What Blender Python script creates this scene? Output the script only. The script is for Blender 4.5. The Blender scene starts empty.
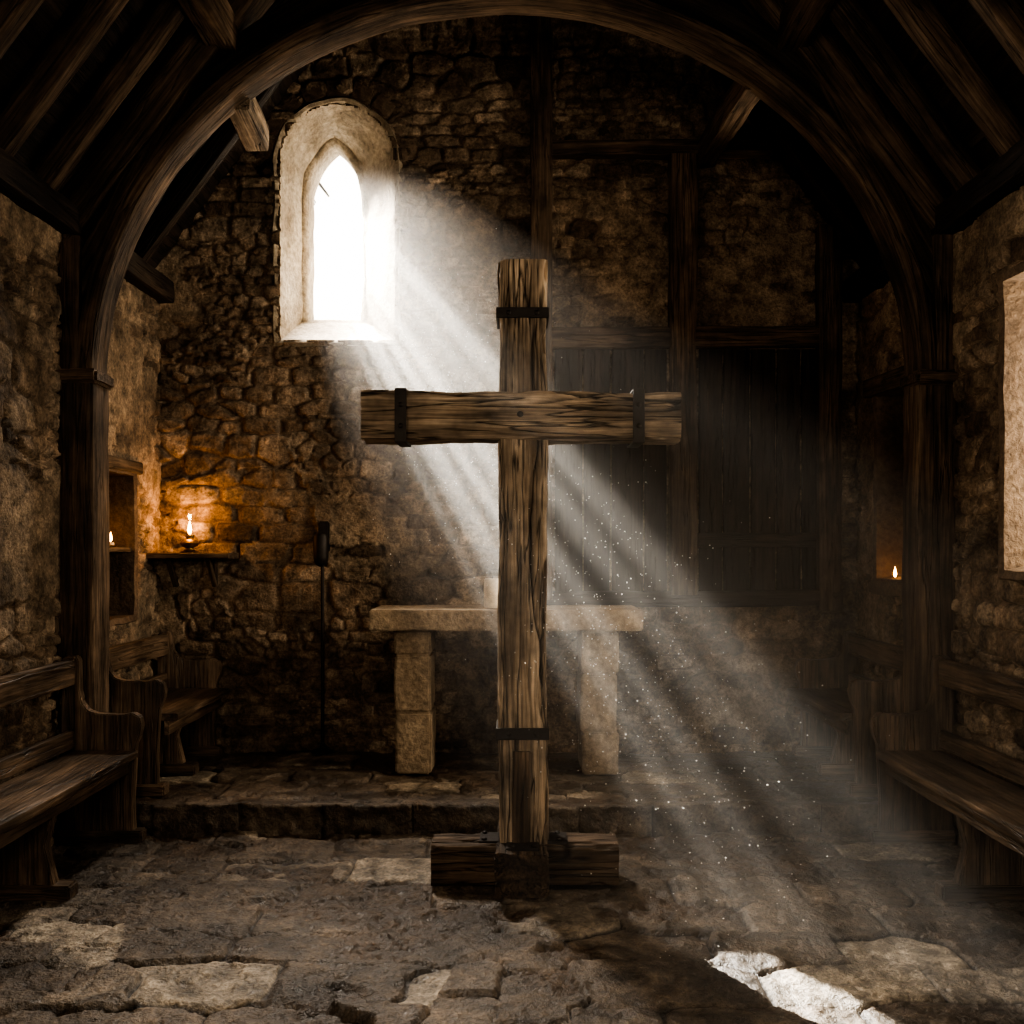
import bpy, bmesh, math, random
import numpy as np
from mathutils import Vector, Matrix, noise as mnoise
random.seed(7)
SC=bpy.context.scene
try:
    SC.view_settings.view_transform='AgX';SC.view_settings.look='AgX - High Contrast'
except Exception: pass
# ------------------------------------------------------------------ layout (metres; camera looks +Y)
XL,XR=-2.27,2.22
YB=6.4; YW=-2.6
EAVE=3.12; TAN=1.35
XC=(XL+XR)/2; RIDGE=EAVE+TAN*(XR-XL)/2
PLAT=0.15; YS=5.08

# ------------------------------------------------------------------ numpy noise
def hsh(i,j,s):
    n=(i.astype(np.int64)*374761393+j.astype(np.int64)*668265263+s*974634777)&0xffffffff
    n=((n^(n>>13))*1274126177)&0xffffffff
    n=n^(n>>16)
    return (n&0xffffff)/float(0xffffff)
def vn(u,v,s):
    i=np.floor(u);j=np.floor(v);a=u-i;b=v-j
    a=a*a*(3-2*a);b=b*b*(3-2*b)
    return (hsh(i,j,s)*(1-a)+hsh(i+1,j,s)*a)*(1-b)+(hsh(i,j+1,s)*(1-a)+hsh(i+1,j+1,s)*a)*b
def fbm(u,v,s,o=4):
    r=0;A=.5;t=0
    for k in range(o):
        r=r+A*vn(u*2**k+k*7.3,v*2**k+k*3.1,s+k);t+=A;A*=.5
    return r/t
def sst(a,b,x):
    t=np.clip((x-a)/(b-a),0,1);return t*t*(3-2*t)
def cells(u,v,s,jit=.7,p=3.0):
    F1=np.full(u.shape,9.);F2=np.full(u.shape,9.)
    R=np.zeros(u.shape);Q=np.zeros(u.shape);DX=np.zeros(u.shape);DY=np.zeros(u.shape)
    j0=np.floor(v)
    for dj in(-1,0,1):
        j=j0+dj
        off=.5*(j.astype(np.int64)&1)+.35*hsh(j,j*0+5,s)
        i0=np.floor(u-off)
        for di in(-1,0,1):
            i=i0+di
            cx=i+.5+off+(hsh(i,j,s)-.5)*jit
            cy=j+.5+(hsh(i,j,s+1)-.5)*jit*.6
            d=(np.abs(u-cx)**p+np.abs(v-cy)**p)**(1/p)
            c=d<F1
            F2=np.where(c,F1,np.minimum(F2,d))
            R=np.where(c,hsh(i,j,s+2),R);Q=np.where(c,hsh(i,j,s+3),Q)
            DX=np.where(c,u-cx,DX);DY=np.where(c,v-cy,DY)
            F1=np.where(c,d,F1)
    return F2-F1,R,Q,DX,DY

def axis(a,b,f0,f1,fine,coarse):
    """grid coordinates a..b, fine spacing inside f0..f1"""
    out=[]
    if f0>a: out.append(np.linspace(a,f0,max(2,int((f0-a)/coarse)+1))[:-1])
    lo,hi=max(a,f0),min(b,f1)
    out.append(np.linspace(lo,hi,int((hi-lo)/fine)+1))
    if b>f1: out.append(np.linspace(f1,b,max(2,int((b-f1)/coarse)+1))[1:])
    return np.concatenate(out)

def gridmesh(name,P,C,mat,keep=None,parent=None,smooth=True):
    nv,nu,_=P.shape
    idx=np.arange(nv*nu).reshape(nv,nu)
    q=np.stack([idx[:-1,:-1],idx[:-1,1:],idx[1:,1:],idx[1:,:-1]],-1).reshape(-1,4)
    if keep is not None: q=q[keep.reshape(-1)]
    me=bpy.data.meshes.new(name)
    me.from_pydata(P.reshape(-1,3).tolist(),[],q.tolist())
    at=me.attributes.new('Col','FLOAT_COLOR','POINT')
    at.data.foreach_set('color',C.reshape(-1,4).astype(np.float32).ravel())
    me.materials.append(mat)
    if smooth: me.shade_smooth()
    ob=bpy.data.objects.new(name,me);SC.collection.objects.link(ob)
    if parent: ob.parent=parent
    return ob

# ------------------------------------------------------------------ materials
def mk(name):
    m=bpy.data.materials.new(name);m.use_nodes=True
    nt=m.node_tree;b=nt.nodes['Principled BSDF'];return m,nt,b
def nd(nt,t,**k):
    n=nt.nodes.new(t)
    for a,v in k.items(): setattr(n,a,v)
    return n
def L(nt,a,b): nt.links.new(a,b)
def ramp(nt,fac,stops,interp='LINEAR'):
    r=nd(nt,'ShaderNodeValToRGB');r.color_ramp.interpolation=interp
    e=r.color_ramp.elements
    while len(e)<len(stops): e.new(.5)
    for x,(p,c) in zip(e,stops):
        x.position=p;x.color=(c,c,c,1) if isinstance(c,(int,float)) else (*c,1)
    L(nt,fac,r.inputs[0]);return r.outputs[0]
def mix(nt,f,a,b,mode='MIX'):
    m=nd(nt,'ShaderNodeMix',data_type='RGBA',blend_type=mode)
    for s,v in((m.inputs[0],f),(m.inputs[6],a),(m.inputs[7],b)):
        if hasattr(v,'links'): L(nt,v,s)
        elif isinstance(v,(int,float)): s.default_value=v if s==m.inputs[0] else (v,v,v,1)
        else: s.default_value=(*v,1)
    return m.outputs[2]
def noise(nt,vec,scale,detail=4,rough=.55):
    n=nd(nt,'ShaderNodeTexNoise');n.inputs['Scale'].default_value=scale
    n.inputs['Detail'].default_value=detail;n.inputs['Roughness'].default_value=rough
    if vec is not None: L(nt,vec,n.inputs['Vector'])
    return n.outputs[0]
def mapv(nt,vec,sc):
    m=nd(nt,'ShaderNodeMapping');m.inputs['Scale'].default_value=sc;L(nt,vec,m.inputs[0]);return m.outputs[0]
def bumps(nt,terms,st=1.0):
    acc=None
    for s,wt in terms:
        n=nd(nt,'ShaderNodeMath',operation='MULTIPLY_ADD');L(nt,s,n.inputs[0]);n.inputs[1].default_value=wt
        if acc is None:n.inputs[2].default_value=0
        else: L(nt,acc,n.inputs[2])
        acc=n.outputs[0]
    b=nd(nt,'ShaderNodeBump');b.inputs['Distance'].default_value=1;b.inputs['Strength'].default_value=st
    L(nt,acc,b.inputs['Height']);return b.outputs[0]

def stone_mat(name,cols,mortar,plaster,rough=(.75,.95),spec=.3,bumpk=1.0,var=1.0):
    m,nt,b=mk(name)
    a=nd(nt,'ShaderNodeAttribute',attribute_name='Col')
    sp=nd(nt,'ShaderNodeSeparateColor');L(nt,a.outputs['Color'],sp.inputs[0])
    pos=nd(nt,'ShaderNodeTexCoord').outputs['Object']
    n1=noise(nt,pos,2.2,3);n2=noise(nt,pos,12,5,.68);n3=noise(nt,pos,60,3,.7)
    c=ramp(nt,sp.outputs[0],[(i/(len(cols)-1),k) for i,k in enumerate(cols)])
    c=mix(nt,.9*var,c,ramp(nt,n2,[(.32,.2),(.5,.8),(.68,1.5)]),'MULTIPLY')
    c=mix(nt,ramp(nt,sp.outputs[1],[(.1,1),(.6,0)]),c,mix(nt,.8,mortar,ramp(nt,n2,[(.3,.3),(.7,1.3)]),'MULTIPLY'))
    pl=mix(nt,.9,plaster,ramp(nt,n2,[(.32,.25),(.5,.8),(.68,1.25)]),'MULTIPLY')
    c=mix(nt,sp.outputs[2],c,pl)
    c=mix(nt,.85,c,ramp(nt,n1,[(.32,.3),(.62,1.2)]),'MULTIPLY')
    c=mix(nt,.7,c,ramp(nt,n3,[(.32,.3),(.68,1.4)]),'MULTIPLY')
    L(nt,c,b.inputs['Base Color'])
    L(nt,ramp(nt,n2,[(.3,rough[0]),(.7,rough[1])]),b.inputs['Roughness'])
    b.inputs['Specular IOR Level'].default_value=spec
    L(nt,bumps(nt,[(n2,.034*bumpk),(n3,.012*bumpk)],.9),b.inputs['Normal'])
    return m
WALLM=stone_mat('rubble_stone',[(.11,.077,.051),(.34,.25,.17),(.18,.13,.088),(.43,.332,.237),(.22,.162,.112)],(.23,.167,.114),(.37,.28,.193))
FLOORM=stone_mat('flagstone',[(.10,.076,.055),(.19,.150,.113),(.125,.097,.072),(.16,.126,.094),(.42,.355,.275)],(.024,.017,.012),(.105,.073,.048),rough=(.33,.68),spec=.45,bumpk=.8)
def plain_stone(name,c1,c2,joints=False):
    m,nt,b=mk(name)
    pos=nd(nt,'ShaderNodeTexCoord').outputs['Object']
    n1=noise(nt,pos,4,4);n2=noise(nt,pos,30,4,.7)
    c=ramp(nt,n1,[(.3,c1),(.65,c2)])
    c=mix(nt,.8,c,ramp(nt,n2,[(.3,.35),(.7,1.3)]),'MULTIPLY')
    L(nt,c,b.inputs['Base Color']);b.inputs['Roughness'].default_value=.85
    L(nt,bumps(nt,[(n1,.02),(n2,.011)]),b.inputs['Normal'])
    return m
ALTARM=plain_stone('altar_sandstone',(.22,.165,.112),(.42,.33,.23))
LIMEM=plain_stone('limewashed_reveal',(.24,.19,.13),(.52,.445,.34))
def wood_mat(name,cols,rough=.75,crack=1.0,sheen=.3):
    m,nt,b=mk(name)
    g=nd(nt,'ShaderNodeAttribute',attribute_name='grain').outputs['Vector']
    n1=noise(nt,mapv(nt,g,(1.1,13,13)),1.0,4,.6)
    n2=noise(nt,mapv(nt,g,(3,75,75)),1.0,3,.65)
    n3=noise(nt,mapv(nt,g,(.7,13,13)),1.3,3,.55)
    n4=noise(nt,mapv(nt,g,(3,4,4)),1.0,4,.65)
    n5=noise(nt,mapv(nt,g,(1.6,30,30)),1.0,2,.5)
    c=ramp(nt,n1,[(.3,cols[0]),(.5,cols[1]),(.7,cols[2])])
    c=mix(nt,.85,c,ramp(nt,n2,[(.32,.25),(.65,1.3)]),'MULTIPLY')
    c=mix(nt,.9,c,ramp(nt,n4,[(.32,.25),(.68,1.4)]),'MULTIPLY')
    cr=ramp(nt,n3,[(.482,1),(.5,.0),(.518,1)])
    c5=ramp(nt,n5,[(.26,0),(.36,1)])
    c=mix(nt,.85*crack,c,cr,'MULTIPLY');c=mix(nt,.8*crack,c,c5,'MULTIPLY')
    ca=nd(nt,'ShaderNodeAttribute',attribute_name='split').outputs['Fac']
    c=mix(nt,ca,c,(.010,.007,.005))
    L(nt,c,b.inputs['Base Color']);b.inputs['Roughness'].default_value=rough
    b.inputs['Specular IOR Level'].default_value=sheen
    L(nt,bumps(nt,[(n1,.011),(n2,.0055),(cr,.010*crack),(c5,.007*crack)]),b.inputs['Normal'])
    return m
CROSSW=wood_mat('weathered_oak',[(.14,.103,.073),(.38,.29,.205),(.62,.505,.385)])
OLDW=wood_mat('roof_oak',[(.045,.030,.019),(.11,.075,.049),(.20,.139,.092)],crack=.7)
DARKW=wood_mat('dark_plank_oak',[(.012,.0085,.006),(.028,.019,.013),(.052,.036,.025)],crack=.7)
PEWW=wood_mat('pew_oak',[(.055,.037,.024),(.14,.096,.063),(.26,.183,.122)],rough=.42,crack=.5,sheen=.5)
def simple(name,c,rough=.5,metal=0,emit=None,es=0):
    m,nt,b=mk(name)
    n=noise(nt,nd(nt,'ShaderNodeTexCoord').outputs['Object'],40,3)
    L(nt,mix(nt,.5,c,ramp(nt,n,[(.3,.5),(.7,1.3)]),'MULTIPLY'),b.inputs['Base Color'])
    b.inputs['Roughness'].default_value=rough;b.inputs['Metallic'].default_value=metal
    L(nt,bumps(nt,[(n,.001)]),b.inputs['Normal'])
    if emit: b.inputs['Emission Color'].default_value=(*emit,1);b.inputs['Emission Strength'].default_value=es
    return m
IRON=simple('wrought_iron',(.035,.03,.027),.55,.7)
BRASS=simple('aged_brass',(.25,.16,.06),.4,.9)
WAX=simple('candle_wax',(.6,.5,.36),.5)
FLAME=simple('flame',(1,.6,.2),.5,0,(1,.45,.1),30)
DUSTM=simple('dust_mote',(.9,.88,.84),.9)
gm,nt,b=mk('lamp_glass')
mx=nd(nt,'ShaderNodeMixShader');tr=nd(nt,'ShaderNodeBsdfTransparent');gl=nd(nt,'ShaderNodeBsdfGlossy')
gl.inputs['Roughness'].default_value=.05;mx.inputs[0].default_value=.12
L(nt,tr.outputs[0],mx.inputs[1]);L(nt,gl.outputs[0],mx.inputs[2]);L(nt,mx.outputs[0],nt.nodes['Material Output'].inputs[0])
GLASS=gm

# ------------------------------------------------------------------ object helpers
def empty(name):
    o=bpy.data.objects.new(name,None);SC.collection.objects.link(o);o.empty_display_size=.1;return o
def finish(name,me,mat,parent,ang=38):
    me.materials.append(mat);me.shade_smooth()
    try: me.set_sharp_from_angle(angle=math.radians(ang))
    except Exception: pass
    o=bpy.data.objects.new(name,me);SC.collection.objects.link(o)
    if parent:o.parent=parent
    return o
def sweep(name,path,w,h,parent,mat,side=None,worn=.004,r=.012,fine=None):
    """timber of section w x h swept along path. side: vector of the w direction"""
    pts=[Vector(p) for p in path];n=len(pts)
    sd=Vector(side).normalized() if side is not None else None
    sec=[]
    r=min(r,w*.35,h*.35)
    for cx,cy,a0 in((w/2-r,h/2-r,0),(-w/2+r,h/2-r,90),(-w/2+r,-h/2+r,180),(w/2-r,-h/2+r,270)):
        for k in range(3):
            a=math.radians(a0+45*k);sec.append((cx+r*math.cos(a),cy+r*math.sin(a)))
    full=[]
    for i in range(12):
        a=sec[i];b_=sec[(i+1)%12];full.append(a)
        d=math.hypot(a[0]-b_[0],a[1]-b_[1])
        if fine and d>fine*1.5:
            k=int(d/fine)
            for t in range(1,k):full.append((a[0]+(b_[0]-a[0])*t/k,a[1]+(b_[1]-a[1])*t/k))
        elif d>.06:
            k=3 if d<.3 else 5
            for t in range(1,k):full.append((a[0]+(b_[0]-a[0])*t/k,a[1]+(b_[1]-a[1])*t/k))
    sec=full;m=len(sec)
    off=Vector((random.uniform(0,50),random.uniform(0,50),random.uniform(0,50)))
    V=[];G=[];K=[];s=0
    for i,p in enumerate(pts):
        t=(pts[min(i+1,n-1)]-pts[max(i-1,0)]).normalized()
        if i: s+=(p-pts[i-1]).length
        u=sd-t*sd.dot(t);u.normalize();v=t.cross(u)
        for (a,b_) in sec:
            q=off+Vector((s*3,a*9,b_*9))
            k=worn*(mnoise.noise(q)*1.0+.5*mnoise.noise(q*3.1))
            k2=worn*.9*mnoise.noise(off+Vector((s*1.3,0,0)))
            ck=0.
            if fine:
                f=mnoise.noise(off+Vector((s*.75+.15*mnoise.noise(Vector((s*6,a*20,b_*20))),a*8.5,b_*8.5)))
                g2=mnoise.noise(off+Vector((s*1.5,a*3+7,b_*3)))
                ck=max(0,1-abs(f-.04)/.05)*min(1,max(0,g2*3+.9))
                f2=mnoise.noise(off+Vector((s*1.6+9,a*22,b_*22)))
                c2=max(0,1-abs(f2)/.09)*.7*min(1,max(0,mnoise.noise(off+Vector((s*1.2+3,a*5,b_*5)))*4+.3))
                ck=min(1,max(ck,c2))
                k-=.018*ck
                k+=.003*mnoise.noise(off+Vector((s*2.2,a*70,b_*70)))
                if abs(abs(a)-w/2)<r*1.3 and abs(abs(b_)-h/2)<r*1.3:
                    k-=.030*max(0,mnoise.noise(off+Vector((s*9,a*4,b_*4)))-.05)
            rr=math.hypot(a,b_) or 1
            V.append(p+u*(a+k*a/rr+k2)+v*(b_+k*b_/rr-k2*.6));G.append((s+off.x,a+off.y,b_+off.z));K.append(ck)
    F=[]
    for i in range(n-1):
        for j in range(m):
            F.append((i*m+j,i*m+(j+1)%m,(i+1)*m+(j+1)%m,(i+1)*m+j))
    F.append(tuple(range(m))[::-1]);F.append(tuple((n-1)*m+j for j in range(m)))
    me=bpy.data.meshes.new(name);me.from_pydata([tuple(v) for v in V],[],F)
    at=me.attributes.new('grain','FLOAT_VECTOR','POINT')
    at.data.foreach_set('vector',np.array(G,dtype=np.float32).ravel())
    if fine:
        at=me.attributes.new('split','FLOAT','POINT')
        at.data.foreach_set('value',np.clip(np.array(K,dtype=np.float32)*1.5-.15,0,.97))
    return finish(name,me,mat,parent,38 if not fine else 60)
def timber(name,p0,p1,w,h,parent,mat,side=(0,1,0),seg=.05,**k):
    p0=Vector(p0);p1=Vector(p1);n=max(2,int((p1-p0).length/seg)+1)
    return sweep(name,[p0.lerp(p1,i/(n-1)) for i in range(n)],w,h,parent,mat,side,**k)
def bm_obj(name,bm,mat,parent,grain=None,ang=38):
    me=bpy.data.meshes.new(name);bm.to_mesh(me);bm.free()
    if grain:
        o=random.uniform(0,40);G=[]
        for v in me.vertices:
            c=v.co;G.append({'x':(c.x+o,c.y,c.z),'y':(c.y+o,c.x,c.z),'z':(c.z+o,c.x,c.y)}[grain])
        at=me.attributes.new('grain','FLOAT_VECTOR','POINT');at.data.foreach_set('vector',np.array(G,dtype=np.float32).ravel())
    return finish(name,me,mat,parent,ang)
def block(name,lo,hi,parent,mat,bev=.012,rough=.006,seg=.05,grain=None):
    lo=Vector(lo);hi=Vector(hi);c=(lo+hi)/2;s=hi-lo
    bm=bmesh.new();bmesh.ops.create_cube(bm,size=1)
    for v in bm.verts: v.co=Vector((v.co.x*s.x,v.co.y*s.y,v.co.z*s.z))+c
    bev=min(bev,min(s)*.3)
    bmesh.ops.bevel(bm,geom=bm.edges[:],offset=bev,segments=2,affect='EDGES')
    if rough>0:
        for it in range(7):
            ed=[e for e in bm.edges if e.calc_length()>seg*1.5]
            if not ed:break
            bmesh.ops.subdivide_edges(bm,edges=ed,cuts=1,use_grid_fill=True)
        for v in bm.verts:
            q=v.co*6+Vector((3.3,1.1,7.7))
            v.co+=rough*Vector((mnoise.noise(q),mnoise.noise(q+Vector((9,0,0))),mnoise.noise(q+Vector((0,9,0)))))*1.6
            q=v.co*22;v.co+=rough*.6*mnoise.noise(q)*(v.co-c).normalized()
    return bm_obj(name,bm,mat,parent,grain)
def lathe(name,prof,center,parent,mat,n=24):
    V=[];F=[]
    for r,z in prof:
        for k in range(n):
            a=2*math.pi*k/n;V.append((center[0]+r*math.cos(a),center[1]+r*math.sin(a),center[2]+z))
    for i in range(len(prof)-1):
        for k in range(n):F.append((i*n+k,i*n+(k+1)%n,(i+1)*n+(k+1)%n,(i+1)*n+k))
    F.append(tuple(range(n))[::-1]);F.append(tuple((len(prof)-1)*n+k for k in range(n)))
    me=bpy.data.meshes.new(name);me.from_pydata(V,[],F);return finish(name,me,mat,parent,50)
def band(name,c,a,b_,wid,axis_,parent,th=.008):
    """rectangular iron strap round a timber; a,b_ = outer sizes across, axis_ = timber direction"""
    hw=wid/2;g=.004
    V=[];F=[]
    for s in(-hw,hw):
        for k in(th,0):
            for (sx,sy) in((-1,-1),(1,-1),(1,1),(-1,1)):
                p=(sx*(a/2+k),sy*(b_/2+k))
                V.append((c[0]+p[0],c[1]+p[1],c[2]+s) if axis_=='z' else (c[0]+s,c[1]+p[0],c[2]+p[1]))
    def q(i,j,k2,l):F.append((i,j,k2,l))
    for k in range(4):
        n2=(k+1)%4
        q(k,n2,8+n2,8+k);q(4+n2,4+k,12+k,12+n2);q(n2,k,4+k,4+n2);q(8+k,8+n2,12+n2,12+k)
    me=bpy.data.meshes.new(name);me.from_pydata(V,[],F)
    bm=bmesh.new();bm.from_mesh(me);bmesh.ops.bevel(bm,geom=bm.edges[:],offset=.0015,segments=1,affect='EDGES')
    return bm_obj(name,bm,IRON,parent)
def bolt(name,c,d,parent,r=.011):
    bm=bmesh.new();bmesh.ops.create_uvsphere(bm,u_segments=12,v_segments=8,radius=r)
    d=Vector(d);
    for v in bm.verts: v.co-=d*v.co.dot(d)*.45
    for v in bm.verts: v.co+=Vector(c)
    return bm_obj(name,bm,IRON,parent)

# ------------------------------------------------------------------ WALLS
def rubble(u,v,seed,su=.22,sv=.098,plast=.5):
    wu=u+.06*(fbm(u*4,v*4,seed+50)-.5);wv=v+.05*(fbm(u*3.5,v*3.5,seed+60)-.5)
    wv=wv+.05*np.sin(v*5.1+seed)+.02*np.sin(v*13+1.3*seed)
    e,R,Q,dx,dy=cells(wu/su,wv/sv,seed,.75,4.)
    e2,R2,Q2,_,_=cells(wu/(su*.55),wv/(sv*.6),seed+9,.8,3.)
    e3,R3,Q3,_,_=cells(wu/(su*1.5),wv/(sv*1.5),seed+15,.8,4.)
    pick=sst(.56,.58,vn(u*1.6,v*1.9,seed+77))
    e=e*(1-pick)+e2*pick;R=R*(1-pick)+R2*pick;Q=Q*(1-pick)+Q2*pick
    pick=sst(.66,.67,vn(u*1.3+9,v*1.7,seed+87))
    e=e*(1-pick)+e3*pick;R=R*(1-pick)+R3*pick;Q=Q*(1-pick)+Q3*pick
    st=sst(.03,.20,e)
    pm=sst(plast,plast+.06,fbm(u*1.3,v*1.3,seed+33,6)+.16*(Q-.5))
    hs=st*(.014+.026*R)+.014*(Q-.5)*dx*st+.012*(fbm(u*22,v*22,seed+5,4)-.5)
    hp=.030+.022*(fbm(u*5,v*5,seed+6,5)-.5)+.006*(fbm(u*30,v*30,seed+8,2)-.5)
    h=hs*(1-pm)+hp*pm
    C=np.stack([Q,st,pm*.9,R],-1)
    return h-.020,C
def wall(name,us,vs,fn,seed,hole=None,clip=None,**k):
    U,V=np.meshgrid(us,vs)
    h,C=rubble(U,V,seed,**k)
    P=fn(U,V,h)
    uc=(U[:-1,:-1]+U[1:,1:])/2;vc=(V[:-1,:-1]+V[1:,1:])/2
    keep=np.ones(uc.shape,bool)
    if hole: 
        for hh in hole: keep&=~hh(uc,vc)
    if clip: keep&=clip(uc,vc)
    return gridmesh(name,P,C,WALLM,keep)
def rect(u0,u1,v0,v1): return lambda u,v:(u>u0)&(u<u1)&(v>v0)&(v<v1)
# east window shape
WX0,WX1,WZ0,WZT=-1.505,-.745,2.775,4.315
WCX=(WX0+WX1)/2;WR=(WX1-WX0)/2;WSP=WZT-WR
def easthole(u,v):
    g=.012
    return ((u>WX0+g)&(u<WX1-g)&(v>WZ0+g)&(v<=WSP))|((v>WSP)&((u-WCX)**2+(v-WSP)**2<(WR-g)**2))
gable=lambda u,v: v<EAVE+.25+TAN*np.minimum(u-XL,XR-u)
wall('wall_east',axis(XL-.1,XR+.1,-9,9,.011,.05),axis(-.05,6.5,0,4.7,.011,.06),
     lambda U,V,h:np.stack([U,YB-h,V],-1),11,[easthole],gable,plast=.57)
NICHE=(5.52,5.95,1.03,1.90)      # north wall aumbry (y0,y1,z0,z1)
SWIN=(3.55,4.47,1.33,2.66)       # south nave window
SREC=(5.47,6.02,1.25,2.38)       # south chancel recess
SFILL=(5.07,5.40,1.95,3.0)         # opening added behind the arch post to light the north chancel wall
NFILL=(1.5,2.4,1.35,2.65)         # north opening added off frame as fill for the south side
g=.005
def rc(t): return rect(t[0]+g,t[1]-g,t[2]+g,t[3]-g)
wall('wall_north',axis(YW-.1,YB+.1,2.9,9,.012,.03),axis(-.05,3.2,-9,9,.012,.05),
     lambda U,V,h:np.stack([XL+h,U,V],-1),29,[rc(NICHE),rc(NFILL)],plast=.54)
wall('wall_south',axis(YW-.1,YB+.1,2.9,9,.012,.06),axis(-.05,3.2,-9,9,.012,.05),
     lambda U,V,h:np.stack([XR-h,U,V],-1),37,[rc(SWIN),rc(SREC),rc(SFILL)],plast=.54)
WFILL=(-.6,.6,1.7,3.3)  # west opening added behind the camera for soft front fill
wall('wall_west',axis(XL-.1,XR+.1,-9,9,.06,.06),axis(-.05,6.5,-9,9,.06,.06),
     lambda U,V,h:np.stack([U,YW+h,V],-1),41,[rc(WFILL)],gable)

# ------------------------------------------------------------------ FLOOR
def flags(u,v,seed,su,sv,p=9.,jit=.6):
    wu=u+.025*(fbm(u*3,v*3,seed+50)-.5)+.008*(fbm(u*18,v*18,seed+51)-.5);wv=v+.03*(fbm(u*2.4,v*3,seed+60)-.5)+.008*(fbm(u*18,v*18,seed+61)-.5)
    e,R,Q,dx,dy=cells(wu/su,wv/sv,seed,jit,p)
    e2,R2,Q2,_,_=cells(wu/(su*.62),wv/(sv*.7),seed+19,.7,6.)
    pick=(vn(u*1.1,v*1.4,seed+80)>.60)
    e=np.where(pick,e2,e);R=np.where(pick,R2,R);Q=np.where(pick,Q2,Q)
    st=sst(.0,.055,e)
    h=.022*st+st*(.022*(R-.5)+np.where(pick,0,.03*(Q-.5)*dx+.03*(R-.5)*dy))
    n=fbm(u*7,v*7,seed+5,6)-.5
    h=h+.022*n*st+.010*(fbm(u*34,v*34,seed+6,3)-.5)-.012*sst(.08,.18,n)*st
    return h,R,Q,st,e
us=axis(XL-.1,XR+.1,-9,9,.011,.05);vs=axis(YW-.1,YS+.08,2.7,9,.010,.07)
U,V=np.meshgrid(us,vs)
h,R,Q,st,e=flags(U,V*1.0+.12,71,.52,.30)
dm=fbm(U*1.9+3,V*2.2,90,6)+.25*np.exp(-((U-.42)/.5)**2-((V-3.45)/.45)**2)+.10*np.exp(-((U+.35)/.7)**2-((V-3.9)/.2)**2)-.01
dm=np.clip(sst(.59,.63,dm)-1.0*(R>.74)*st,0,1)
Q=np.where(dm>.5,Q*.6,Q)
hd=.004+.060*(fbm(U*8,V*8,95,6)-.45)+.026*(fbm(U*34,V*34,97,3)-.5)
h=h*(1-dm)+hd*dm
gridmesh('floor',np.stack([U,V,h-.030],-1),np.stack([Q,st,dm,R],-1),FLOORM)
# chancel platform with stone riser
us=axis(XL-.1,XR+.1,-9,9,.012,.05)
vs=np.concatenate([np.linspace(-.20,0,18),np.linspace(0,YB+.1-YS,118)[1:]])
U,V=np.meshgrid(us,vs)
hz,R,Q,st,e=flags(U,V+.25,131,.62,.36)
er,Rr,Qr,_,_=cells(U/.42+.3,np.zeros_like(U)+.5,133,.8,4)
str_=sst(.0,.05,er)
isr=(V<0)
nose=.05*(fbm(U*5,V*0+2.2,140,5)-.5)+.03*(Rr-.5)
lip=np.exp(-((V+.02)/.03)**2)*.012
Y=YS+np.where(isr,0,V)+nose*np.exp(-np.maximum(V,0)/.08)-np.where(isr,.06*(fbm(U*9,V*12,141,5)-.5)+lip-.02*(1-str_),0)
rnd=np.exp(-((V)/.014)**2)
Z=PLAT+np.where(isr,V,0)+np.where(isr,0,hz-.030)*(1-np.exp(-np.maximum(V,0)/.04)) -.010*rnd+.02*(fbm(U*6,V*0+7,145,4)-.5)*np.exp(-np.abs(V)/.08)
gridmesh('chancel_platform',np.stack([U,Y,Z],-1),np.stack([np.where(isr,Qr*.9,Q),np.where(isr,str_,st),np.where(isr,.1,sst(.55,.65,fbm(U*2,V*2,150,4))),R],-1),FLOORM)

# ------------------------------------------------------------------ window reveals
def loft(name,rings,mat,parent=None,closed=True,nz=.006):
    V=[];F=[];m=len(rings[0])
    for r in rings:
        for p in r:
            q=Vector(p)*7;V.append(tuple(Vector(p)+nz*Vector((mnoise.noise(q),mnoise.noise(q+Vector((5,0,0))),mnoise.noise(q+Vector((0,5,0)))))))
    for i in range(len(rings)-1):
        for j in range(m):F.append((i*m+j,i*m+(j+1)%m,(i+1)*m+(j+1)%m,(i+1)*m+j))
    me=bpy.data.meshes.new(name);me.from_pydata(V,[],F);return finish(name,me,mat,parent,45)
def archring(cx,hw,z0,sp,top,y,pointed,n=40):
    P=[]
    for i in range(12):P.append((cx-hw+2*hw*i/12,y,z0))      # sill L->R
    for i in range(16):P.append((cx+hw,y,z0+(sp-z0)*i/16))
    for i in range(n+1):
        t=i/n
        if pointed:
            H=top-sp;Rr_=(hw*hw+H*H)/(2*hw)
            if t<=.5:
                a1=math.atan2(H,Rr_-hw) if Rr_>hw else math.pi/2
                a=a1*(t/.5);x=cx+hw-Rr_+Rr_*math.cos(a);z=sp+Rr_*math.sin(a)
            else:
                a1=math.atan2(H,Rr_-hw);a=a1*((1-t)/.5);x=cx-(hw-Rr_+Rr_*math.cos(a));z=sp+Rr_*math.sin(a)
        else:
            a=math.pi*t;x=cx+hw*math.cos(a);z=sp+(top-sp)*math.sin(a)
        P.append((x,y,z))
    for i in range(1,16):P.append((cx-hw,y,sp-(sp-z0)*i/16))
    return P
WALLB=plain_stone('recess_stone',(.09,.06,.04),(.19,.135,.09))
w1=empty('window_1')
ICX=-1.205;IH=.175
def lerpR(a,b,t):return [tuple(Vector(p).lerp(Vector(q),t)) for p,q in zip(a,b)]
o0=archring(WCX,WR+.06,WZ0-.05,WSP,WZT+.06,YB+.06,False)
o1=archring(WCX,WR+.02,WZ0-.012,WSP,WZT+.02,YB-.012,False)
o2=archring(WCX,WR,WZ0,WSP,WZT,YB-.004,False)
i0=archring(ICX,IH+.04,2.98,3.87,4.225,6.74,True)
i1=archring(ICX,IH+.03,2.985,3.87,4.215,6.742,True)
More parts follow.
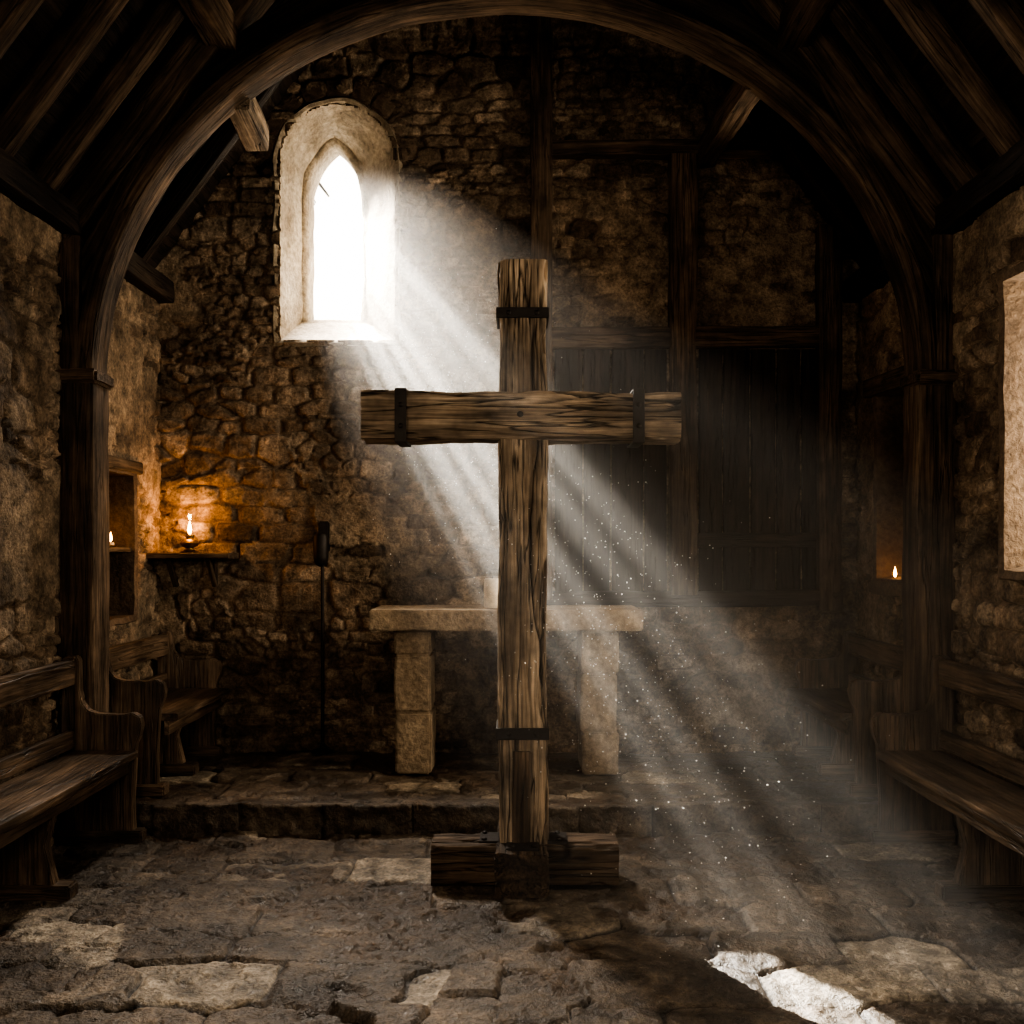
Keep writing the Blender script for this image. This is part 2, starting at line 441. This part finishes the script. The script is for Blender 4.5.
i2=archring(ICX,IH,3.01,3.85,4.18,6.78,True)
i3=archring(ICX,IH,3.01,3.85,4.18,6.95,True)
loft('splayed_reveal',[o0,o1,o2]+[lerpR(o2,i0,k/10) for k in range(1,11)]+[i1,i2,i3],LIMEM,w1,nz=.014)
for k in range(9):
    a=math.pi*(k+.5)/9
    c=(WCX+(WR+.085)*math.cos(a),YB+.006,WSP+(WR+.085)*math.sin(a))
    ob=block('voussoir_%d'%(k+1),(-.06,-.012,-.070),(.06,.02,.070),w1,WALLB,.012,.008)
    ob.location=c;ob.rotation_euler=(0,-a,0)
def rectring(lo,hi,x,n=8):
    (y0,z0),(y1,z1)=lo,hi;P=[]
    for i in range(n):P.append((x,y0+(y1-y0)*i/n,z0))
    for i in range(n):P.append((x,y1,z0+(z1-z0)*i/n))
    for i in range(n):P.append((x,y1-(y1-y0)*i/n,z1))
    for i in range(n):P.append((x,y0,z1-(z1-z0)*i/n))
    return P
def siderev(name,t,x0,x1,inset,parent,mat,back=False,zin=.1):
    s=1 if x1>x0 else -1
    R0=rectring((t[0]-.07,t[2]-.07),(t[1]+.07,t[3]+.07),x0+s*.06)
    R1=rectring((t[0]-.015,t[2]-.015),(t[1]+.015,t[3]+.015),x0-s*.028)
    R1b=rectring((t[0]+.02,t[2]+.02),(t[1]-.02,t[3]-.02),x0-s*.020)
    R2=rectring((t[0]+inset,t[2]+zin),(t[1]-inset,t[3]-zin*.5),x1)
    rings=[R0,lerpR(R0,R1,.5),R1,R1b]+[lerpR(R1b,R2,k/5) for k in range(1,6)]
    o=loft(name,rings,mat,parent,nz=.010)
    if back:
        a,b_=sorted((x1-s*.02,x1+s*.05))
        block(name+'_back',(a,t[0]-.06,t[2]-.06),(b_,t[1]+.06,t[3]+.06),parent,WALLB,.01,.008)
    return o
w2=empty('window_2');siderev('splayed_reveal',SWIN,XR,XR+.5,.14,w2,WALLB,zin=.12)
for k in range(3):
    timber('glazing_bar_%d'%(k+1),(XR+.44,SWIN[0]+.3+.16*k,SWIN[2]+.1),(XR+.44,SWIN[0]+.3+.16*k,SWIN[3]-.04),.016,.016,w2,IRON,worn=0)
for k in range(4):
    timber('cross_bar_%d'%(k+1),(XR+.45,SWIN[0]+.1,SWIN[2]+.3+.26*k),(XR+.45,SWIN[1]-.1,SWIN[2]+.3+.26*k),.014,.014,w2,IRON,side=(1,0,0),worn=0)
w3=empty('fill_window_chancel');siderev('splayed_reveal',SFILL,XR,XR+.45,.03,w3,WALLB,zin=.06)  # reveal of the added opening hidden by the arch post
w4=empty('fill_window_west')  # added fill opening, behind the camera
R0=[(p[1],YW+.02,p[2]) for p in rectring((WFILL[0]-.03,WFILL[2]-.03),(WFILL[1]+.03,WFILL[3]+.03),0)]
R1=[(p[1],YW-.4,p[2]) for p in rectring((WFILL[0]+.06,WFILL[2]+.06),(WFILL[1]-.06,WFILL[3]-.06),0)]
loft('reveal',[R0,R1],LIMEM,w4)
timber('mullion_1',(0,YW-.3,WFILL[2]),(0,YW-.3,WFILL[3]),.06,.08,w4,OLDW,seg=.3)
w5=empty('fill_window_north');siderev('splayed_reveal',NFILL,XL,XL-.5,.1,w5,LIMEM,zin=.1)  # reveal of the added off-frame north opening

# aumbry niche (north) with shelf and candles
nic=empty('wall_niche')
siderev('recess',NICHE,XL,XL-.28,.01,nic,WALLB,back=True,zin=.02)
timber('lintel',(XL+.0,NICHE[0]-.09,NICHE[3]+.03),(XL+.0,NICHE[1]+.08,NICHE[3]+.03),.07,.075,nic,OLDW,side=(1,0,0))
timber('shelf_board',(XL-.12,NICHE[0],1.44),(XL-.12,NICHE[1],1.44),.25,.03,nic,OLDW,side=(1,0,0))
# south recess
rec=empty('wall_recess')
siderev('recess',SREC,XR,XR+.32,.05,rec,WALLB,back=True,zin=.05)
timber('lintel',(XR+.01,SREC[0]-.1,SREC[3]+.02),(XR+.01,SREC[1]+.13,SREC[3]+.05),.13,.11,rec,OLDW,side=(1,0,0))
block('sill_stone',(XR-.05,SREC[0]-.02,SREC[2]-.08),(XR+.3,SREC[1]+.02,SREC[2]),rec,WALLB,.01,.008)

def flame(name,c,parent,s=1.):
    lathe(name,[(.0008,0),(.006*s,.006*s),(.009*s,.016*s),(.007*s,.03*s),(.003*s,.045*s),(.0008,.056*s)],c,parent,FLAME,12)
def ptl(name,c,e,col=(1,.5,.18),r=.02,parent=None):
    d=bpy.data.lights.new(name,'POINT');d.energy=e;d.color=col;d.shadow_soft_size=r
    o=bpy.data.objects.new(name,d);SC.collection.objects.link(o);o.location=c
    if parent:o.parent=parent
    return o
def candle(name,c,r=.022,h=.1,lit=2.0,fs=1.0):
    e=empty(name)
    lathe('saucer',[(.01,0),(r*1.7,.001),(r*2.0,.008),(r*1.5,.007)],c,e,BRASS)
    lathe('wax',[(r,.007),(r*1.02,h*.5),(r,h-.004),(r*.85,h),(r*.5,h-.006)],c,e,WAX)
    lathe('wick',[(.0015,h-.008),(.0015,h+.012)],c,e,IRON,8)
    if lit:
        flame('flame',(c[0],c[1],c[2]+h+.004),e,fs)
        ptl('flame_light',(c[0],c[1]-.03,c[2]+h+.07),lit,parent=e)
    return e
candle('candle',(XL-.05,5.66,1.457),.02,.03,.25)
candle('candle',(XL-.06,5.78,1.457),.02,.025,.25)
candle('candle',(XR+.035,5.86,SREC[2]+.003),.02,.02,.4,1.1)

# ------------------------------------------------------------------ shelf + oil lamp
sh=empty('wall_shelf')
timber('board',(XL+.01,YB-.125,1.40),(-1.755,YB-.125,1.40),.24,.035,sh,OLDW)
timber('bracket_1',(-1.9,YB-.02,1.385),(-1.9,YB-.02,1.20),.04,.03,sh,OLDW)
timber('brace_1',(-1.9,YB-.18,1.38),(-1.9,YB-.03,1.21),.035,.03,sh,OLDW,side=(1,0,0))
timber('brace_2',(-2.15,YB-.18,1.38),(-2.15,YB-.03,1.21),.035,.03,sh,OLDW,side=(1,0,0))
lp=empty('oil_lamp');lc=(-2.03,YB-.13,1.418)
lathe('brass_font',[(.055,0),(.058,.006),(.05,.012),(.025,.02),(.022,.03),(.05,.045),(.06,.062),(.05,.08),(.022,.09),(.022,.1),(.03,.104),(.028,.112),(.01,.113)],lc,lp,BRASS)
lathe('glass_chimney',[(.026,.112),(.03,.125),(.036,.145),(.03,.17),(.021,.2),(.018,.235),(.019,.25)],lc,lp,GLASS)
flame('flame',(lc[0],lc[1],lc[2]+.118),lp,1.5)
ptl('lamp_light',(lc[0],lc[1]-.01,lc[2]+.225),7.0,(1,.45,.13),.03,lp)

# iron candle pole against east wall
st_=empty('iron_candle_pole')
lathe('rod',[(.011,0),(.011,1.28)],(-1.205,YB-.07,PLAT),st_,IRON,10)
lathe('foot',[(.07,0),(.07,.012),(.02,.03),(.012,.06)],(-1.205,YB-.07,PLAT),st_,IRON,16)
lathe('socket',[(.012,1.18),(.04,1.2),(.048,1.24),(.05,1.36),(.042,1.385),(.02,1.39)],(-1.215,YB-.07,PLAT),st_,IRON,8)
block('wall_hook',(-1.24,YB-.04,1.42),(-1.17,YB+.02,1.62),st_,IRON,.008,.002)

# ------------------------------------------------------------------ timber framing on east wall
fr=empty('timber_frame_panelling')
yf=YB-.03
timber('post_1',(.187,yf,1.12),(.187,yf,5.9),.14,.14,fr,OLDW,side=(1,0,0),seg=.08,worn=.008)
timber('post_2',(1.09,yf,1.15),(1.09,yf,3.95),.17,.13,fr,OLDW,side=(1,0,0),worn=.008)
timber('post_3',(2.02,yf,1.05),(2.02,yf,3.5),.15,.13,fr,OLDW,side=(1,0,0),worn=.008)
timber('rail_top',(.24,yf,3.99),(1.65,yf,4.0),.11,.10,fr,OLDW,worn=.008)
timber('rail_mid',(.25,yf,2.78),(2.05,yf,2.80),.12,.13,fr,OLDW,worn=.008)
timber('rail_sill',(.12,yf,1.12),(2.1,yf,1.13),.12,.10,fr,DARKW,worn=.008)
x=.27;k=0
while x<1.93:
    w=random.uniform(.15,.21)
    if not(.97<x+w/2<1.2):
        k+=1
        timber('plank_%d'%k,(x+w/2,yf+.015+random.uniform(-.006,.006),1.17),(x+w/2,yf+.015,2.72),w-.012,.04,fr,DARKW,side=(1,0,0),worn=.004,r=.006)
    x+=w
timber('ledge_1',(.27,yf-.03,2.3),(1.0,yf-.03,2.3),.035,.09,fr,DARKW)
timber('ledge_2',(1.18,yf-.03,1.5),(1.93,yf-.03,1.5),.035,.09,fr,DARKW)

# ------------------------------------------------------------------ ROOF
rf=empty('ceiling')
ang=math.atan(TAN);SL=(RIDGE-EAVE)/math.sin(ang)
nb_=20
for sgn,x0 in((1,XL),(-1,XR)):
    for k in range(-2,nb_+1):
        s=(k+.5)*SL/nb_
        cx=x0+sgn*s*math.cos(ang);cz=EAVE+.02+s*math.sin(ang)
        off=Vector((-sgn*math.sin(ang),0,math.cos(ang)))*.09
        c=Vector((cx,0,cz))+off
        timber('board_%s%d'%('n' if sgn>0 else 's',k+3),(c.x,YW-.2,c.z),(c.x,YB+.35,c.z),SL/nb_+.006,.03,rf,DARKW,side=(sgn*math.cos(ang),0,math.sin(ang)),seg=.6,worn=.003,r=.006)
    y=4.72;k=0
    ys=[4.72-.42*i for i in range(17)]+[5.52,5.9]
    for y in ys:
        k+=1
        a=Vector((x0-sgn*.1,y,EAVE-.1*TAN));b_=Vector((XC,y,RIDGE))
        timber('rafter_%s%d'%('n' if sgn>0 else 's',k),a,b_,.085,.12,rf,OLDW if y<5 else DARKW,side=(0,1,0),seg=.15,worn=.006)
    timber('wall_plate_%s'%('n' if sgn>0 else 's'),(x0+sgn*.02,YW,EAVE-.03),(x0+sgn*.02,YB,EAVE-.03),.16,.14,rf,DARKW,side=(1,0,0),seg=.12,worn=.008)
    timber('purlin_%s'%('n' if sgn>0 else 's'),(x0+sgn*.80,YW,4.05),(x0+sgn*.80,5.05,4.05),.15,.17,rf,OLDW,side=(1,0,0),seg=.12,worn=.008)
timber('purlin_chancel_n',(-1.42,5.15,3.79),(-1.44,5.62,3.76),.13,.15,rf,CROSSW,side=(1,0,0),worn=.008)
timber('purlin_chancel_s',(1.27,5.15,3.90),(1.24,6.42,3.97),.12,.15,rf,OLDW,side=(1,0,0),worn=.008)
timber('purlin_high_n',(-.75,YW,5.0),(-.75,YB,5.0),.14,.15,rf,OLDW,side=(1,0,0),seg=.3)
timber('purlin_high_s',(.70,YW,5.0),(.70,YB,5.0),.14,.15,rf,OLDW,side=(1,0,0),seg=.3)

# ------------------------------------------------------------------ arch truss
ar=empty('timber_arch_truss')
ax=-.03;za=2.31;ya=5.09
def ell(a,b,n=72,a0=0,a1=math.pi,y=ya):
    return [(ax+a*math.cos(a0+(a1-a0)*i/n),y,za+b*math.sin(a0+(a1-a0)*i/n)) for i in range(n+1)]
sweep('arch_rib_inner',ell(2.12,1.955),.20,.09,ar,OLDW,side=(0,1,0),worn=.009,r=.015)
sweep('arch_rib_outer',ell(2.235,2.09,72,.12,math.pi-.12,ya+.02),.13,.17,ar,DARKW,side=(0,1,0),worn=.008)
for nm,s in(('n',-1),('s',1)):
    xi=ax+s*2.065;xo=XL-.01 if s<0 else XR+.01
    xm=(xi+xo)/2
    timber('post_'+nm,(xm,ya,-.02),(xm,ya,2.30),abs(xo-xi),.21,ar,OLDW,side=(1,0,0),worn=.009,r=.02)
    block('capital_'+nm,(min(xi,xo)-.012,ya-.125,2.27),(max(xi,xo)+.02,ya+.12,2.345),ar,OLDW,.015,.006,grain='x')
    xp=xo-s*.055
    timber('upper_post_'+nm,(xp,ya,2.34),(xp,ya,3.25),.10,.19,ar,OLDW,side=(1,0,0),worn=.008)
    x0=XL if s<0 else XR
    timber('principal_rafter_'+nm,(x0+s*.05,ya,EAVE-.07-.02),(XC,ya,RIDGE-.09),.19,.2,ar,OLDW,side=(0,1,0),worn=.01,seg=.1)
    timber('brace_'+nm,(xp,ya+.0,2.75),(ax+s*1.55,ya+.0,3.98),.12,.11,ar,OLDW,side=(0,1,0),worn=.008)
timber('king_brace',(ax,ya,4.3),(ax,ya,RIDGE-.1),.2,.2,ar,OLDW,side=(1,0,0))

# ------------------------------------------------------------------ WOODEN CROSS
cr=empty('wooden_cross')
cx=.045;cy=4.36
timber('upright',(cx,cy,.16),(cx,cy,2.685),.205,.2,cr,CROSSW,side=(1,0,0),seg=.012,worn=.011,r=.008,fine=.005)
timber('crossbeam',(-.645,cy-.012,2.018),(.722,cy-.012,2.01),.205,.205,cr,CROSSW,side=(0,1,0),seg=.012,worn=.011,r=.008,fine=.005)
timber('lateral_foot',(-.345,cy-.02,.095),(.455,cy-.02,.095),.21,.175,cr,OLDW,side=(0,1,0),seg=.015,worn=.009,r=.012,fine=.008)
timber('front_foot',(cx,cy-.245,.095),(cx,cy+.30,.095),.225,.18,cr,OLDW,side=(1,0,0),seg=.015,worn=.009,r=.012,fine=.008)
band('strap_top',(cx,cy,2.455),.209,.208,.045,'z',cr)
band('strap_bottom',(cx,cy,.655),.211,.208,.05,'z',cr)
band('strap_left',(-.475,cy-.012,2.016),.209,.214,.05,'x',cr)
band('strap_right',(.54,cy-.012,2.012),.209,.214,.05,'x',cr)
for i,(bx,bz) in enumerate([(-.475,2.06),(-.475,1.97),(.54,2.06),(.54,1.97)]): bolt('bolt_%d'%(i+1),(bx,cy-.125,bz),(0,1,0),cr)
for i,(bx,bz) in enumerate([(cx-.06,2.455),(cx+.06,2.455),(cx-.06,.655),(cx+.06,.655)]): bolt('bolt_%d'%(i+5),(bx,cy-.113,bz),(0,1,0),cr)
bolt('centre_peg',(cx-.01,cy-.118,2.02),(0,1,0),cr,.014)
timber('front_batten',(cx-.005,cy-.107,.19),(cx-.005,cy-.107,.58),.075,.03,cr,OLDW,side=(1,0,0),worn=.003)
block('iron_plate_left',(-.14,cy-.09,.178),(-.058,cy+.05,.192),cr,IRON,.002,0)
block('iron_plate_right',(.15,cy-.09,.178),(.24,cy+.05,.192),cr,IRON,.002,0)
block('iron_plate_front',(cx-.07,cy-.2,.182),(cx+.07,cy-.11,.194),cr,IRON,.002,0)
for i,(bx,by) in enumerate([(-.12,cy-.07),(-.12,cy+.03),(.2,cy-.07),(.2,cy+.03),(cx-.045,cy-.17),(cx+.045,cy-.17)]): bolt('foot_bolt_%d'%(i+1),(bx,by,.196),(0,0,1),cr,.012)

# ------------------------------------------------------------------ ALTAR
al=empty('stone_altar')
block('slab',(-.815,5.66,.978),(.748,6.18,1.095),al,ALTARM,.008,.003,.04)
for nm,xa,xb in(('left',-.68,-.47),('right',.40,.612)):
    zs=[PLAT-.01,.50,.83,.975] if nm=='left' else [PLAT-.01,.38,.72,.975]
    for k in range(3):
        j=random.uniform(-.006,.006)
        block('pier_%s_%d'%(nm,k+1),(xa+j,5.74,zs[k]+.0),(xb+j,6.10,zs[k+1]-.001),al,ALTARM,.012,.005,.04)
ac=empty('altar_candle')
lathe('wax',[(.05,0),(.052,.08),(.05,.165),(.042,.172),(.02,.165)],(-.115,5.86,1.098),ac,WAX)
lathe('wick',[(.002,.16),(.002,.185)],(-.115,5.86,1.098),ac,IRON,8)

# ------------------------------------------------------------------ PEWS
def pew(side,y0,y1,z0,hs=.45,hb=.92,dep=.37):
    e=empty('church_pew')
    xw=XL+.045 if side<0 else XR-.045
    X=lambda d:xw-side*d
    prof=[(0,0.05),(0,hb-.02),(.02,hb),(.07,hb),(.085,hb-.02),(.088,hs+.30),(.10,hs+.24),(.13,hs+.20),(.18,hs+.185),(.30,hs+.18),(.35,hs+.19),(.385,hs+.17),(.395,hs+.13),(.385,hs+.08),(.365,hs+.03),(.36,hs-.05),(.35,.2),(.355,.05)]
    def panel(nm,y,prof,th=.055):
        bm=bmesh.new()
        f=bm.faces.new([bm.verts.new((X(d),y-th/2,z0+z)) for d,z in prof])
        r=bmesh.ops.extrude_face_region(bm,geom=[f])
        for v in r['geom']:
            if isinstance(v,bmesh.types.BMVert): v.co.y+=th
        bmesh.ops.recalc_face_normals(bm,faces=bm.faces[:])
        bmesh.ops.bevel(bm,geom=bm.edges[:],offset=.005,segments=2,affect='EDGES')
        bm_obj(nm,bm,PEWW,e,'z')
        a,b_=sorted((X(-.01),X(.40)))
        block(nm+'_foot',(a,y-th/2-.015,z0-.005),(b_,y+th/2+.015,z0+.06),e,PEWW,.008,.002,grain='x')
    panel('end_panel_far',y1-.03,prof)
    panel('end_panel_near',y0+.03,prof)
    low=[(.03,.05),(.03,hs-.03),(.33,hs-.03),(.325,hs-.1),(.29,.22),(.33,.05)]
    n=max(1,int((y1-y0)/1.1))
    for i in range(n): panel('support_%d'%(i+1),y0+(y1-y0)*(i+1)/(n+1)+( .2 if n>1 else 0),low,.06)
    ym0,ym1=y0+.05,y1-.05
    timber('seat',(X(.06+dep/2-.03),ym0,z0+hs-.015),(X(.06+dep/2-.03),ym1,z0+hs-.015),dep-.04,.04,e,PEWW,side=(1,0,0),r=.01,worn=.005)
    timber('seat_apron',(X(dep-.05),ym0,z0+hs-.07),(X(dep-.05),ym1,z0+hs-.07),.025,.08,e,PEWW,side=(1,0,0),r=.005)
    timber('top_rail',(X(.045),ym0,z0+hb-.08),(X(.045),ym1,z0+hb-.08),.05,.13,e,PEWW,side=(1,0,0),r=.012)
    timber('lower_rail',(X(.045),ym0,z0+hs+.06),(X(.045),ym1,z0+hs+.06),.04,.09,e,PEWW,side=(1,0,0),r=.01)
    return e
pew(-1,1.9,4.97,-.005)
pew(1,1.9,4.97,-.005)
pew(-1,5.24,6.30,PLAT-.005,.42,.78,.44)
pew(1,5.24,6.30,PLAT-.005,.42,.78,.44)

# ------------------------------------------------------------------ sunlight, dust motes, dusty air in the shaft
WC=Vector((ICX,6.85,3.57));D=Vector((.56,-1,-.89)).normalized()
S=WC-D*5.6
# tree-shaped gobo added outside to break the sunlight into streaks
tb=empty('streak_gobo')
cT=WC-D*2.0
ax1=Vector((.54,0,-.84)).normalized();ax2=Vector((.84,0,.54)).normalized()
for i,(o2,r2,tl) in enumerate([(-.19,.008,.03),(-.12,.008,-.05),(-.06,.006,.02),(-.01,.005,.05),(.05,.010,-.03),(.11,.006,.04),(.165,.010,-.02)]):
    path=[]
    for k in range(9):
        t=(k-4)/4
        path.append(tuple(cT+ax1*t*.62+ax2*(o2+tl*t+.010*math.sin(k*1.7+i))+Vector((0,.02*math.sin(k+i),0))))
    sweep('gobo_twig_%d'%(i+1),path,r2*2,r2*2,tb,DARKW,side=(0,1,0),worn=.001,r=r2*.7)
sweep('gobo_bough',[tuple(cT+Vector((.15-.2*k,.05+.04*k,.58-.05*k+.02*math.sin(k)))) for k in range(10)],.07,.07,tb,DARKW,side=(0,1,0),r=.02)
tx,ty=cT.x-1.55,cT.y+.4
sweep('gobo_trunk',[(tx+.05*math.sin(k*.9),ty,-.1+.55*k) for k in range(13)],.26,.24,tb,DARKW,side=(0,1,0),r=.09,worn=.02)  # carries the added gobo down to the ground
bm=bmesh.new()
rnd=random.Random(3)
for i in range(1700):
    t=rnd.uniform(1.6,5.1)
    c=WC+D*t+Vector((rnd.gauss(.03,.2),rnd.gauss(0,.15),rnd.gauss(0,.28)))
    if c.z<.05 or c.y<2.8:continue
    r=rnd.choice([.0012,.0016,.0018,.0022,.003])
    m=Matrix.Translation(c)@Matrix.Diagonal((rnd.uniform(.7,1.3),rnd.uniform(.7,1.3),rnd.uniform(.7,1.3),1))
    bmesh.ops.create_icosphere(bm,subdivisions=1,radius=r,matrix=m)
bm_obj('dust_motes',bm,DUSTM,None)
m=bpy.data.materials.new('dusty_air');m.use_nodes=True;nt=m.node_tree
nt.nodes.remove(nt.nodes['Principled BSDF'])
vs_=nd(nt,'ShaderNodeVolumeScatter');vs_.inputs['Density'].default_value=.085;vs_.inputs['Anisotropy'].default_value=.45
vs_.inputs['Color'].default_value=(1,.96,.91,1)
L(nt,vs_.outputs[0],nt.nodes['Material Output'].inputs['Volume'])
bm=bmesh.new()
win=[(ICX-.26,2.95),(ICX+.28,2.95),(ICX+.28,4.24),(ICX-.26,4.24)]
def hit(px,pz,y):
    p=Vector((px,6.80,pz));dd=p-S;k=(y-S.y)/dd.y;return S+dd*k
nearv=[bm.verts.new(hit(px,pz,6.50)) for px,pz in win]
farv=[]
for px,pz in win:
    p=Vector((px,6.80,pz));dd=p-S
    k=min((.012-S.z)/dd.z,(1.4-S.y)/dd.y)
    farv.append(bm.verts.new(S+dd*k))
bm.faces.new(nearv);bm.faces.new(farv[::-1])
for i in range(4):
    j=(i+1)%4;bm.faces.new((nearv[j],nearv[i],farv[i],farv[j]))
bmesh.ops.triangulate(bm,faces=bm.faces[:])
bmesh.ops.recalc_face_normals(bm,faces=bm.faces[:])
me=bpy.data.meshes.new('dusty_air');bm.to_mesh(me);bm.free();me.materials.append(m)
hz=bpy.data.objects.new('dusty_air_haze',me);SC.collection.objects.link(hz)

# ------------------------------------------------------------------ LIGHTS
def aim(o,d): o.rotation_euler=Vector(d).to_track_quat('-Z','Y').to_euler()
d=bpy.data.lights.new('sun_through_window','SPOT');d.energy=84000;d.spot_size=math.radians(7.4);d.spot_blend=.5
d.shadow_soft_size=.026;d.color=(1,.94,.84)
o=bpy.data.objects.new('sun_through_window',d);SC.collection.objects.link(o);o.location=S;aim(o,Vector((ICX,6.85,3.585))-S)
def area(name,loc,dr,sx,sy,e,col,portal=False,spread=180):
    d=bpy.data.lights.new(name,'AREA');d.shape='RECTANGLE';d.size=sx;d.size_y=sy;d.energy=e;d.color=col
    d.spread=math.radians(spread)
    o=bpy.data.objects.new(name,d);SC.collection.objects.link(o);o.location=loc;aim(o,dr)
    if portal: d.cycles.is_portal=True
    return o
area('portal_east',(ICX,6.96,3.6),(0,-1,0),.42,1.25,1,(1,1,1),True)
area('portal_south',(XR+.52,4.0,2.0),(-1,0,0),.75,1.3,1,(1,1,1),True)
area('portal_chancel',(XR+.46,5.2,2.5),(-1,0,0),.42,1.05,1,(1,1,1),True)
area('portal_west',(0,YW-.42,2.5),(0,1,0),1.2,1.6,1,(1,1,1),True)
area('portal_north',(XL-.52,1.95,2.0),(1,0,0),.8,1.3,1,(1,1,1),True)
area('sky_east_window',(ICX,6.80,3.62),(.50,-1,-.85),.24,.55,66,(1,.90,.78),spread=95)
area('fill_chancel',(XR+.44,5.23,2.5),(-1,.12,.0),.26,.9,130,(1,.83,.63))  # fill lamp in the added opening, brightens the north chancel wall
area('sky_south_window',(XR+.48,4.0,2.0),(-1,.1,0),.6,1.1,44,(1,.82,.60))
area('fill_north',(XL-.48,1.95,2.0),(1,.35,0),.7,1.1,50,(1,.80,.58))  # fill lamp in the added north opening, brightens the south pews
area('fill_west',(0,YW-.38,2.5),(0,1,-.1),1.1,1.5,60,(1,.80,.58))  # soft front fill, lamp added behind the camera
w=bpy.data.worlds.new('sky');SC.world=w;w.use_nodes=True
w.node_tree.nodes['Background'].inputs[0].default_value=(1,.91,.78,1)
w.node_tree.nodes['Background'].inputs[1].default_value=6.0

# ------------------------------------------------------------------ CAMERA
cd=bpy.data.cameras.new('camera');cd.lens=35;cd.sensor_width=36;cd.shift_y=.035
co=bpy.data.objects.new('camera',cd);SC.collection.objects.link(co);co.location=(0,0,1.45);co.rotation_euler=(math.pi/2,0,0)
SC.camera=co
